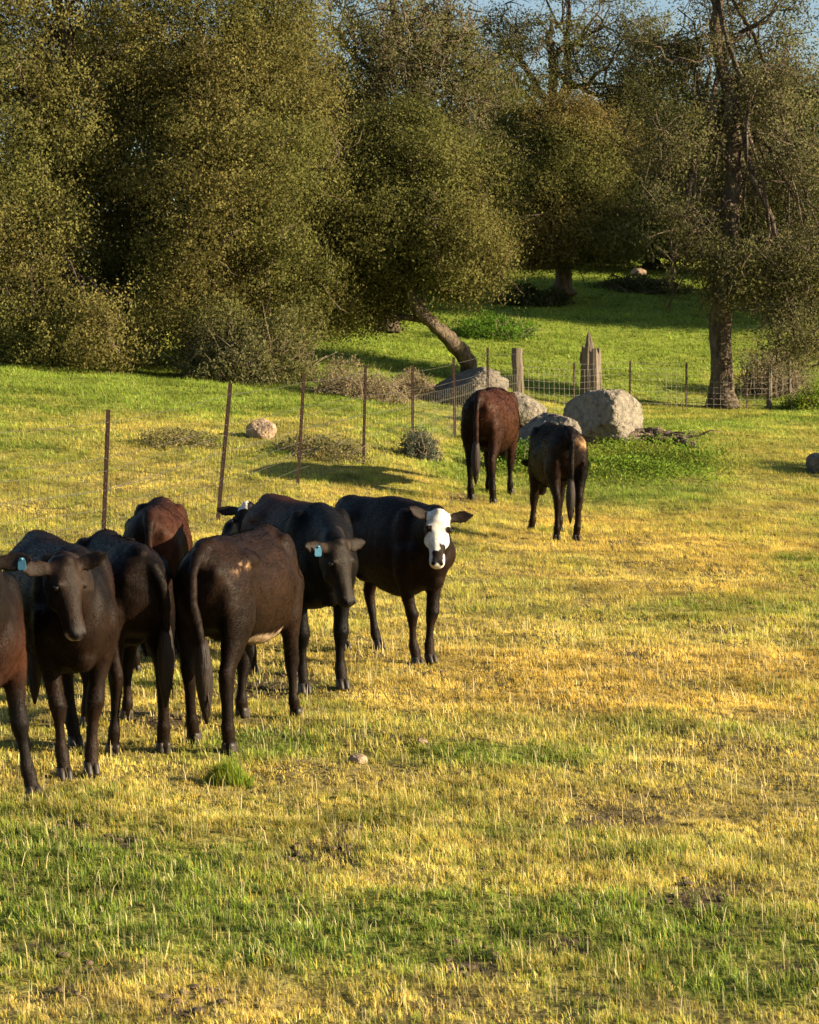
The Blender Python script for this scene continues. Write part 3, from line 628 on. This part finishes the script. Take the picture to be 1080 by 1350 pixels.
    me = b.mesh('trunk'); v = coords(me); v += (np.stack([fbm(v*np.array([3, 3, 1.6])+k*31, seed+k) for k in range(3)], 1)-.5)*trunk_r*.55+(np.stack([fbm(v*np.array([11, 11, 4.])+k*31, seed+k) for k in range(3)], 1)-.5)*.07
    me.vertices.foreach_set('co', v.astype(np.float32).ravel()); me.update(); link('trunk', me, M_bark, root)
    return tag(root, label, cat, group)
def LB(lst):
    """lobes from picture column, row, distance, half width and half height in picture units, half depth in metres"""
    return [(at(px, py, Y), (w*Y/F, dp, h*Y/F)) for px, py, Y, w, h, dp in lst]
TG = 'live oaks along the edge of the pasture'
b0 = on(60, 45.5)
tree('oak_tree', 'broad olive oak at far left whose yellowish leaves reach the ground', 'tree', b0, [b0, at(70, 350, 45.5), at(60, 200, 46), at(50, 60, 46)],
     LB([(20, 300, 43.5, 100, 90, 1.7), (45, 415, 43, 90, 85, 1.5), (140, 445, 42.6, 80, 62, 1.2), (40, 160, 44.5, 130, 110, 2.0), (60, 20, 45.5, 140, 120, 2.2), (-90, 260, 45, 110, 200, 2.2), (170, 60, 45.5, 80, 130, 1.6), (-60, 60, 46, 120, 140, 2), (60, 260, 47, 130, 160, 1.0), (120, 230, 46, 90, 90, 1.5), (60, -120, 46, 160, 90, 2.2), (-10, 460, 43.5, 60, 50, 1.2), (60, 440, 45, 150, 70, .8)]),
     1, ncl=3600, per=62, hole=.32, tint=OLIVE*1.08, tint2=YOL, mixs=.5, group=TG, trunk_r=.38)
b0 = on(300, 47)
tree('oak_tree', 'massive olive oak left of centre with a dense crown low to the grass', 'tree', b0, [b0, at(290, 350, 47), at(300, 200, 47), at(310, 40, 47)],
     LB([(300, 250, 44.3, 130, 130, 2.0), (370, 330, 44.6, 75, 80, 1.4), (250, 380, 44, 70, 85, 1.3), (330, 130, 45.5, 115, 110, 2.0), (260, 40, 46, 110, 110, 2.0), (370, 40, 47, 70, 90, 1.6), (220, 170, 46, 80, 110, 1.6), (400, 210, 45.5, 50, 80, 1.2), (200, 300, 46.3, 60, 90, 1.2), (320, 420, 45, 100, 60, 1.1), (300, -110, 47, 140, 90, 2.0), (160, 400, 47.5, 70, 90, 1.0)]),
     2, ncl=3900, per=62, hole=.32, tint=OLIVE, tint2=YOL*.92, mixs=.38, group=TG, trunk_r=.4)
b0 = on(625, 48)
tree('leaning_oak', 'oak with a crooked bare trunk leaning left over the fence', 'tree', b0, [b0, at(612, 470, 47.6), at(590, 440, 47), at(560, 420, 46.6), at(545, 402, 46.5), at(535, 360, 46.6), at(530, 280, 47), at(540, 200, 47)],
     LB([(480, 290, 46.5, 85, 80, 1.6), (560, 240, 47, 90, 80, 1.7), (600, 320, 46, 62, 75, 1.3), (510, 340, 46.8, 75, 52, 1.2), (430, 370, 46.3, 60, 60, 1.1), (640, 270, 47.5, 45, 80, 1.0), (490, 200, 48, 70, 50, 1.2), (605, 365, 46.8, 48, 30, 1.0), (410, 300, 47, 45, 60, 1.0), (445, 412, 46.8, 60, 26, .8), (505, 400, 47.2, 40, 24, .8), (650, 345, 46.6, 30, 34, .8), (540, 170, 48, 50, 40, 1.0), (655, 220, 48, 26, 40, .8)]),
     3, ncl=2700, per=58, tint=OLIVE*.95, tint2=YOL*.85, mixs=.32, group=TG, trunk_r=.185)
b0 = on(510, 58)
tree('oak_tree', 'tall thin crowned oak with dark bare limbs against the sky', 'tree', b0, [b0, at(505, 300, 58), at(515, 180, 58), at(500, 110, 58), at(520, 20, 58)],
     LB([(510, 60, 57, 70, 70, 1.7), (580, 110, 57.5, 70, 60, 1.6), (450, 130, 58, 70, 60, 1.6), (590, 30, 58, 45, 60, 1.3), (430, 30, 59, 50, 70, 1.3), (500, 170, 58, 90, 50, 1.6), (610, 180, 58, 50, 60, 1.3), (480, -60, 58, 90, 60, 1.5), (545, 70, 59, 80, 80, 1.5), (630, 120, 59, 55, 60, 1.3)]),
     4, ncl=1350, per=50, leaf=.085, tint=OLIVE, tint2=GREY, mixs=.5, twigs=600, hole=.45, group=TG, trunk_r=.24, thick=1.4)
b0 = on(742, 69)
tree('oak_tree', 'round headed oak with a bronze tinted crown above the dark shade', 'tree', b0, [b0, at(740, 330, 69), at(735, 240, 69), at(740, 140, 69)],
     LB([(745, 180, 68, 75, 65, 1.8), (700, 260, 67.2, 62, 65, 1.6), (780, 260, 67.2, 62, 65, 1.6), (740, 310, 66.8, 85, 42, 1.7), (735, 225, 67, 70, 69, 1.5), (670, 180, 69, 40, 69, 1.2), (690, 325, 66.8, 50, 28, 1.3), (800, 320, 67.2, 50, 28, 1.3), (820, 200, 69, 45, 50, 1.2)]),
     5, ncl=3000, per=55, leaf=.095, tint=OLIVE*.9, tint2=np.array([.17, .125, .04]), mixs=.35, group=TG, trunk_r=.30)
b0 = on(720, 78)
tree('oak_tree', 'high oak behind whose ragged top meets the blue sky', 'tree', b0, [b0, at(725, 200, 78), at(730, 100, 78), at(725, 40, 78)],
     LB([(725, 60, 77, 68, 60, 2), (680, 110, 77, 50, 60, 1.7), (800, 90, 78, 60, 65, 1.8), (760, 30, 79, 55, 60, 1.7), (830, 160, 77, 60, 60, 1.8), (650, 90, 78, 30, 40, 1.3), (740, -40, 78, 80, 40, 1.6), (660, 50, 78, 40, 50, 1.3), (810, 40, 78, 60, 60, 1.6), (870, 100, 78, 50, 78, 1.6)]),
     6, ncl=1500, per=50, leaf=.10, sig=.26, tint=OLIVE*.95, tint2=GREY*.9, mixs=.4, twigs=500, hole=.42, group=TG, trunk_r=.28, thick=1.3)
b0 = on(952, 47.8)
tree('oak_tree', 'tall sparse grey oak at right with a thick dark trunk behind the wire fence', 'tree', b0, [b0, at(950, 430, 47.8), at(958, 330, 48), at(972, 220, 48), at(960, 120, 48), at(945, 50, 47.8), at(950, -60, 48)],
     LB([(900, 60, 48, 75, 60, 1.5), (1020, 110, 48, 75, 70, 1.6), (880, 180, 47.5, 65, 55, 1.4), (1040, 240, 47.5, 75, 70, 1.6), (1020, 350, 47, 75, 60, 1.4), (1045, 440, 46.8, 55, 50, 1.2), (905, 290, 47.3, 60, 60, 1.4), (960, 370, 46.6, 45, 45, 1.0), (1000, 20, 48.5, 70, 60, 1.5), (950, 200, 49, 60, 90, 1.2), (885, 380, 47, 26, 50, .8), (1090, 330, 47, 60, 110, 1.4), (940, -70, 48, 120, 60, 1.8)]),
     7, ncl=2600, per=52, leaf=.075, sig=.24, tint=OLIVE*.85, tint2=GREY*1.1, mixs=.5, twigs=900, hole=.42, group=TG, trunk_r=.25, thick=1.0)
# the wood behind: distinct oaks, further up the slope
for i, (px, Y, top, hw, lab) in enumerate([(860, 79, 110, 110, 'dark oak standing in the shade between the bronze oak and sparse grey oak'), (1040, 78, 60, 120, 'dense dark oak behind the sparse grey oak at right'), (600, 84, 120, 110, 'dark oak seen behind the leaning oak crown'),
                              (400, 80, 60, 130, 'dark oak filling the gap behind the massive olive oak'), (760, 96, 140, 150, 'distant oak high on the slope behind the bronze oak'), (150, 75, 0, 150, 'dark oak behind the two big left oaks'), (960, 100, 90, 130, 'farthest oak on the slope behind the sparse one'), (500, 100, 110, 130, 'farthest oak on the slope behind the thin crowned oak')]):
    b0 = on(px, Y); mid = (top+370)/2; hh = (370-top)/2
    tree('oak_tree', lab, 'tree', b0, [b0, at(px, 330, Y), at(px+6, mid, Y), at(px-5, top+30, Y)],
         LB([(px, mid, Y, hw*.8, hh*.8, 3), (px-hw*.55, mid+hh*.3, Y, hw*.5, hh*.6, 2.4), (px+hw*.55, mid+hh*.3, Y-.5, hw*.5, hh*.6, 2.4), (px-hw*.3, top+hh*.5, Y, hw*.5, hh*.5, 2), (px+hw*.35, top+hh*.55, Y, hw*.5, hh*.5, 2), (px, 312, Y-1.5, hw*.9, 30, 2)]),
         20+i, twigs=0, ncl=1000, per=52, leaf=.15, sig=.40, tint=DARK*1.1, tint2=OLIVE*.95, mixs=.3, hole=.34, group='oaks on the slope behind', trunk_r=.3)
# trees outside the frame at right, whose shade crosses the slope
for i, (x, Y, h) in enumerate([(18.5, 68, 9), (17.8, 63.5, 8.5), (26, 50.5, 5), (14.4, 31.8, 4.4)]):
    b0 = np.array([x, Y, gz(x, Y)])
    tree('oak_tree', ['oak beyond the right end of the slope', 'oak farther right beyond the slope', 'low oak right of the pasture edge', 'young oak right of the small dark rock'][i], 'tree', b0, [b0, b0+[0, 0, h*.4], b0+[.3, 0, h*.8]],
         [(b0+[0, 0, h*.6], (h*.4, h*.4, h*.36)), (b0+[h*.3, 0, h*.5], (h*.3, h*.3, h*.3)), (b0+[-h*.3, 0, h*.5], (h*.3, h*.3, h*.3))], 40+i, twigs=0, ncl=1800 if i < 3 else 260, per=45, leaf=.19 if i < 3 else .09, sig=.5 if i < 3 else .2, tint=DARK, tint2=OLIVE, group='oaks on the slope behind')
# ------------------------------------------------------------------ shrubs, brush, weeds
def brush(name, label, px, py, Y, wpx, hpx, dp, seed, tint, tint2, ntw=500, nlf=9000, leaf=.04, cat='shrub', mat_t=M_twig, group=None, twr=.006):
    """a low dome of twigs and small leaves"""
    r = np.random.default_rng(seed); base = on(px, Y); k = Y/F; w, h = wpx*k/2, hpx*k; root = empty(name, base)
    d = norm(r.normal(size=(nlf, 3))); d[:, 2] = abs(d[:, 2]); rad = (1-abs(r.normal(0, .30, nlf)))*(.25+1.35*fbm(d*3.0+seed*3.7, seed)); P = d*np.array([w, dp, h])*rad[:, None]
    gp = ground(P[:, 0]+base[0], P[:, 1]+base[1])-base[2]; P[:, 2] += gp
    ax = norm(r.normal(size=(nlf, 3))+[0, 0, .5]); nr = norm(np.cross(ax, r.normal(size=(nlf, 3)))); ll = leaf*r.uniform(.5, 1.4, nlf)[:, None]; lw = ll*.25
    V = np.stack([P-ax*ll/2, P+nr*lw, P+ax*ll/2, P-nr*lw], 1).reshape(-1, 3); m = np.clip(fbm(P*2.0/max(h, .3), seed)*1.6-.3+r.uniform(-.2, .2, nlf), 0, 1)[:, None]
    c = (tint*(1-m)+tint2*m)*r.uniform(.6, 1.4, nlf)[:, None]
    link('foliage', npmesh('foliage', V, np.arange(nlf*4).reshape(-1, 4), False, fcol=c), M_leaf, root)
    b = MB()
    for _ in range(ntw):
        dq = norm(r.normal(size=3)+[0, 0, .6]); dq[2] = abs(dq[2]); s0 = np.array([r.normal(0, w*.35), r.normal(0, dp*.35), 0]); s0[2] = gz(s0[0]+base[0], s0[1]+base[1])-base[2]
        e = s0*.6+dq*np.array([w, dp, h])*r.uniform(.5, 1.08); e[2] = max(e[2], .02+s0[2]); b.tube(bez(s0, e, r.normal(0, .12*h, 3), r, 5, .02*h), np.linspace(twr*1.6, twr*.5, 5), 3, lat=(1, .3, .2))
    link('stems', b.mesh('stems'), mat_t, root)
    return tag(root, label, cat, group)
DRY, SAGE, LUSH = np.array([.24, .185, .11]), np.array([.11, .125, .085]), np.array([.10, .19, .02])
SG = 'shrubs and brush near the fence'
brush('dry_bush', 'greyish dry twiggy bush at the foot of the massive oak', 330, 500, 43, 210, 105, 1.2, 1, OLIVE, GREY*1.05, 240, 32000, .06, group=SG, twr=.006)
brush('dry_bush', 'small dry twiggy bush where the sparse grey oak droops', 1020, 505, 50, 110, 70, 1.0, 2, GREY*.8, DRY*.8, 500, 6000, .05, group=SG)
brush('brush_heap', 'low heap of dead grey brush behind the fence posts', 470, 535, 41, 150, 42, .9, 3, np.array([.17, .15, .06]), DRY*1.05, 350, 9000, .04, 'brush heap', group=SG)
brush('brush_heap', 'dead brown brush piled beside the long sloping slab', 545, 540, 42.3, 70, 34, .7, 4, np.array([.19, .16, .07]), DRY*1.1, 200, 5000, .04, 'brush heap', group=SG)
brush('sage_shrub', 'small grey green shrub beside the fence post nearest the brown cow', 555, 612, 32.2, 56, 40, .35, 5, SAGE*.7, SAGE, 160, 6000, .03, group=SG)
brush('low_shrub', 'low dry clump in the field right of the small tan rock', 425, 612, 30.8, 130, 26, .8, 6, np.array([.15, .15, .05]), np.array([.27, .22, .09]), 60, 7000, .035, group=SG)  # dry clump that also stands in for shadow on the grass
brush('low_shrub', 'low dry clump in the field left of the small tan rock', 235, 604, 31.0, 120, 20, .7, 7, np.array([.15, .15, .05]), np.array([.27, .22, .09]), 50, 5000, .035, group=SG)  # dry clump, standing in for a grass shadow as well
brush('low_shrub', 'dark green clump between the reddish cow and the small calf', 678, 622, 32.5, 70, 36, .4, 8, LUSH*.8, LUSH*.6, 100, 7000, .04, group=SG)
brush('dark_shrub', 'dark shrub in the shade at the foot of the bronze tinted oak', 700, 396, 67, 110, 24, 1.0, 9, DARK, OLIVE*.7, 200, 6000, .10, group=SG)  # dark leaves put in to deepen the shade under the oaks
brush('dark_shrub', 'dark shrub in the shade left of the sparse grey oak', 850, 392, 72, 120, 22, 1.3, 10, DARK, OLIVE*.7, 200, 6000, .10, group=SG)  # dark leaf colour stands in for part of the shade band
brush('green_shrub', 'fresh green shrub on the slope just right of the leaning trunk', 650, 432, 58, 120, 30, 1.3, 11, LUSH, LUSH*.7, 100, 7000, .07, group=SG)
brush('green_shrub', 'yellow green shrub at the right edge behind the fence', 1075, 540, 47.5, 90, 36, .7, 12, LUSH, np.array([.22, .24, .03]), 100, 7000, .05, group=SG)
def tuft():
    r = np.random.default_rng(13); c = on(303, 11.02); n = 700; q = np.clip(r.normal(0, 1, (n, 2)), -1.9, 1.9)*[.058, .048]; d2 = np.hypot(q[:, 0], q[:, 1])/.06
    x, y = c[0]+q[:, 0], c[1]+q[:, 1]; B = np.column_stack([x, y, ground(x, y)-.005]); h = .115*np.exp(-d2*d2*.35)*r.uniform(.6, 1.15, n)+.03
    col_ = np.array([.15, .235, .022])*r.uniform(.55, 1.35, n)[:, None]; yl = r.uniform(0, 1, n) < .35; col_ = np.where(yl[:, None], [.34, .33, .05], col_)
    V, Fc, fc = blade_mesh(B, h, r.uniform(.003, .006, n), np.abs(r.normal(0, .45, n)), r.uniform(0, np.pi, n), col_, True)
    tag(link('grass_tuft', npmesh('grass_tuft', V, Fc, False, fcol=fc), M_grass), 'bright green upright tuft of grass before the dark brown cow', 'grass tuft')
tuft()
# broad leaved weeds round the boulder
def weeds():
    r = np.random.default_rng(9); n = 26000
    px = np.concatenate([r.normal(845, 55, n*3//4), r.normal(700, 30, n//4)]); Y = np.concatenate([r.normal(33.3, 1.3, n*3//4), r.normal(32.7, .7, n//4)])
    k = (np.abs((px-845)/110)**2+((Y-33.3)/2.4)**2 < r.uniform(.2, 1.8, len(px))) | (np.abs(px-695) < 50*r.uniform(.5, 1.3, len(px))); px, Y = px[k], Y[k]; x = (px-540)/F*Y; z = ground(x, Y); n = len(x)
    P = np.stack([x, Y], 1); hh = .03+.24*np.clip(fbm(P*1.3, 91)-.28, 0, 1)+r.uniform(0, .09, n)
    C = np.column_stack([x, Y, z+hh*r.uniform(.2, 1, n)]); ax = norm(r.normal(size=(n, 3))+[0, 0, .2]); nr = norm(np.cross(ax, r.normal(size=(n, 3)))); ll = r.uniform(.025, .06, n)[:, None]; lw = ll*.26
    V = np.stack([C-ax*ll/2, C+nr*lw, C+ax*ll/2, C-nr*lw], 1).reshape(-1, 3); c = np.array([.13, .20, .024])*(1-sstep(fbm(P*2, 95), .4, .7)[:, None]*.4)*r.uniform(.6, 1.6, n)[:, None]
    yl = r.uniform(0, 1, n) < .12+.3*sstep(fbm(P*.9, 97), .4, .6); c = np.where(yl[:, None], np.array([.21, .24, .035]), c)
    tag(link('weeds', npmesh('weeds', V, np.arange(n*4).reshape(-1, 4), False, fcol=c), M_leaf), 'dark green broad leaved weeds growing around the boulder', 'weeds', kind='stuff')
weeds()
def litter():
    """crumbs of dung and soil between the grass"""
    r = np.random.default_rng(12); b = MB()
    spots = [(95, 1092, 9), (165, 1112, 7), (430, 1130, 16), (240, 1335, 22), (620, 1275, 14), (85, 1295, 8), (900, 1190, 14), (340, 905, 22), (600, 656, 10), (250, 960, 14), (560, 890, 8)]
    for px, py, n in spots:
        Y = CAMZ*F/(py-HOR) if py > 760 else 28.3; c = on(px, Y)
        for _ in range(n):
            x, y = c[0]+r.normal(0, .09), c[1]+r.normal(0, .12); s_ = r.uniform(.006, .018); b.ell((x, y, gz(x, y)+s_*.5), (s_*r.uniform(.8, 1.7), s_*r.uniform(.8, 1.5), s_*.6), 7, 5)
    tag(link('dirt_clods', b.mesh('dirt_clods'), mat('dry dirt clods', (.10, .07, .042), rough=1, noise=(60, .5, 1.7), bump=[(80, .01)])), 'dark clods of dirt and dung scattered in the grass', 'dirt clods', kind='stuff')
litter()
# log-like bare bank right of the boulder
def bank():
    r = np.random.default_rng(2); b = MB(); p = [on(820, 35.6), on(850, 35.9), on(880, 35.8), on(915, 35.4)]; p = np.array(p)+[0, 0, .05]
    tt = np.linspace(0, 3, 16); q = np.stack([np.interp(tt, range(4), p[:, k]) for k in range(3)], 1); q += r.normal(0, .02, q.shape)
    b.tube(q, .13*np.sin(np.linspace(.35, 2.9, 16))+.02, 12, rad2=.13*np.sin(np.linspace(.35, 2.9, 16))+.02)
    for _ in range(16):
        a0 = q[r.integers(2, 14)]; e = a0+[r.normal(0, .35), r.normal(-.1, .2), r.uniform(0, .16)]; b.tube(bez(a0, e, [0, 0, .05], r, 5, .02), np.linspace(.03, .008, 5), 5)
    tag(link('bare_bank', b.mesh('bare_bank'), M_bark), 'log-like bare brown bank lying low beside the boulder', 'log')
bank()
# ------------------------------------------------------------------ fences
def tpost(px0, py_top, Y, leanpx=0, r0=.02, material=M_rust, name='post', parent=None, n=6, cap=False, wpx=None):
    base = on(px0, Y); top = at(px0+leanpx, py_top, Y); b = MB()
    if r0 < .035:      # a T section steel stake
        t = top-base
        def bar(o1, sx, sy):
            q = [(-sx, -sy), (sx, -sy), (sx, sy), (-sx, sy)]; b.ring_loft([[base+np.array([o1[0]+a, o1[1]+c, -.1]) for a, c in q], [base+t+np.array([o1[0]+a, o1[1]+c, 0]) for a, c in q]])
        bar((0, 0), r0, .004); bar((0, .0175), .004, .0145)
        nn = int(t[2]/.11)
        for k in range(3, nn): 
            c = base+t*k/nn; b.ell(c+[0, -.008, 0], (r0*.5, .008, .012), 6, 4)
    else:
        rr = np.random.default_rng(int(px0)); q = np.array([base-[0, 0, .2]+(top-base+[0, 0, .2])*t for t in np.linspace(0, 1, 9)]); q[1:-1, :2] += rr.normal(0, .006, (7, 2)); rad = r0*(1.05-.12*np.linspace(0, 1, 9))
        b.tube(q, rad, 10, lat=(1, .2, 0), pw=.75)
    o = link(name, b.mesh(name, False), material, parent); return base, top
fr = empty('wire_fence', (0, 0, 0)); fr_pts = []
PO = [(-190, 560, 17.5, 4, .02), (134, 540, 21.0, 9, .020), (286, 505, 24.6, 18, .022), (392, 492, 27.8, 9, .02), (479, 482, 30.6, 3, .02), (544, 481, 33.3, 0, .02), (600, 471, 36.2, -2, .021), (643, 458, 39.0, 0, .02), (684, 459, 41.5, -2, .105)]
for a in PO: fr_pts.append(tpost(a[0], a[1], a[2], a[3], a[4], M_wood if a[4] > .05 else M_rust, parent=fr))
def wires(pts, fracs, parent, rad=.0024, sagm=.02, name='wire_strand'):
    for fct in fracs:
        q = []
        for (b1, t1), (b2, t2) in zip(pts[:-1], pts[1:]):
            for t in np.linspace(0, 1, 8)[:-1]:
                p = (b1+(t1-b1)*fct)*(1-t)+(b2+(t2-b2)*fct)*t; p = p-[0, .024, sagm*4*t*(1-t)]; q.append(p)
        q.append(pts[-1][0]+(pts[-1][1]-pts[-1][0])*fct-[0, .024, 0]); b = MB(); b.tube(q, rad, 5); link(name, b.mesh(name), M_wire, parent)
def woven(pts, parent, h0, h1, nh, dx, rad):
    b = MB()
    for (b1, t1), (b2, t2) in zip(pts[:-1], pts[1:]):
        L_ = np.linalg.norm(b2-b1); n = max(2, int(L_/dx))
        for i in range(n):
            t = i/n; p = b1*(1-t)+b2*t; tt_ = t1*(1-t)+t2*t; v = (tt_-p); b.tube([p+v*h0-[0, .03, 0], p+v*h1-[0, .03, 0]], rad, 3)
    rows = np.linspace(h0, h1, nh)
    for f_ in rows:
        q = [p+(t_-p)*f_-[0, .03, 0] for p, t_ in pts]; b.tube(q, rad, 3)
    link('wire_mesh', b.mesh('wire_mesh', False), M_wire, parent)
wires(fr_pts, (.30, .50, .70, .92), fr)
woven(fr_pts, fr, .02, .62, 6, .16, .0018)
tag(fr, 'wire fence on thin rusty steel stakes running past the cattle', 'fence')
# back stretch with woven wire
f2 = empty('wire_fence', (0, 0, 0)); P2 = [(684, 459, 41.56, -2, .0), (757, 478, 43.2, 0, .02), (830, 476, 44.8, 1, .02), (905, 478, 46.3, 0, .02), (985, 483, 47.3, 0, .02), (1014, 481, 47.7, 0, .055), (1041, 472, 48.1, 0, .035), (1110, 470, 48.6, 0, .05), (1230, 465, 49, 0, .05)]
p2 = []
for a in P2:
    if a[4] > 0: p2.append(tpost(a[0], a[1], a[2], a[3], a[4], M_wood if a[4] > .03 else M_rust, parent=f2))
    else: p2.append((on(a[0], a[2]), at(a[0]+a[3], a[1]+12, a[2])))
wires(p2, (.97,), f2, .003, .01); woven(p2, f2, .02, .86, 8, .17, .0026)
tag(f2, 'woven wire fence with grey wooden posts crossing behind the boulder', 'fence')
# broken stump
def stump():
    c = on(779, 45.0); k = 45.0/F; b = MB(); r = np.random.default_rng(3); n = 22; a = np.arange(n)/n*2*np.pi
    w = 12.5*k; H0 = c[2]; topz = zpix(462, 45.0); rings = []
    prof = lambda t: 1.18-.22*t
    zt = np.full(n, topz)+r.uniform(-.08, .10, n)
    zt += np.clip(np.cos(a-2.9), 0, 1)**3*(zpix(456, 45.)-topz)
    for t in np.linspace(0, 1, 9):
        rr_ = w*prof(t)*(1+.10*np.sin(a*5+1)+.05*np.sin(a*9)); rings.append(np.stack([c[0]+rr_*np.cos(a), c[1]+rr_*np.sin(a), H0-.1+(zt-H0+.1)*t], 1))
    inn = np.stack([c[0]+w*.6*np.cos(a), c[1]+w*.6*np.sin(a), zt-.22], 1); rings.append(inn); b.ring_loft(rings)
    def spike(px0, pyt, rad, dy=0):
        s0 = np.array([at(px0, 475, 45)[0], c[1]+dy, topz-.25]); e = at(px0-2, pyt, 45.0); e[1] = c[1]+dy; m = s0*.45+e*.55
        b.tube([s0, s0*.7+e*.3, m, e*.85+s0*.15, e], [rad, rad*.95, rad*.7, rad*.35, .008], 7, rad2=[rad*.6, rad*.6, rad*.5, rad*.3, .006])
    spike(778, 437, .13, -.02); spike(772, 456, .06, -.08); spike(786, 461, .05, -.05); spike(768, 464, .05, .05)
    tag(link('tree_stump', b.mesh('tree_stump', False), M_splint), 'broken splintered tree stump with a pointed top behind the boulder', 'stump')
stump()
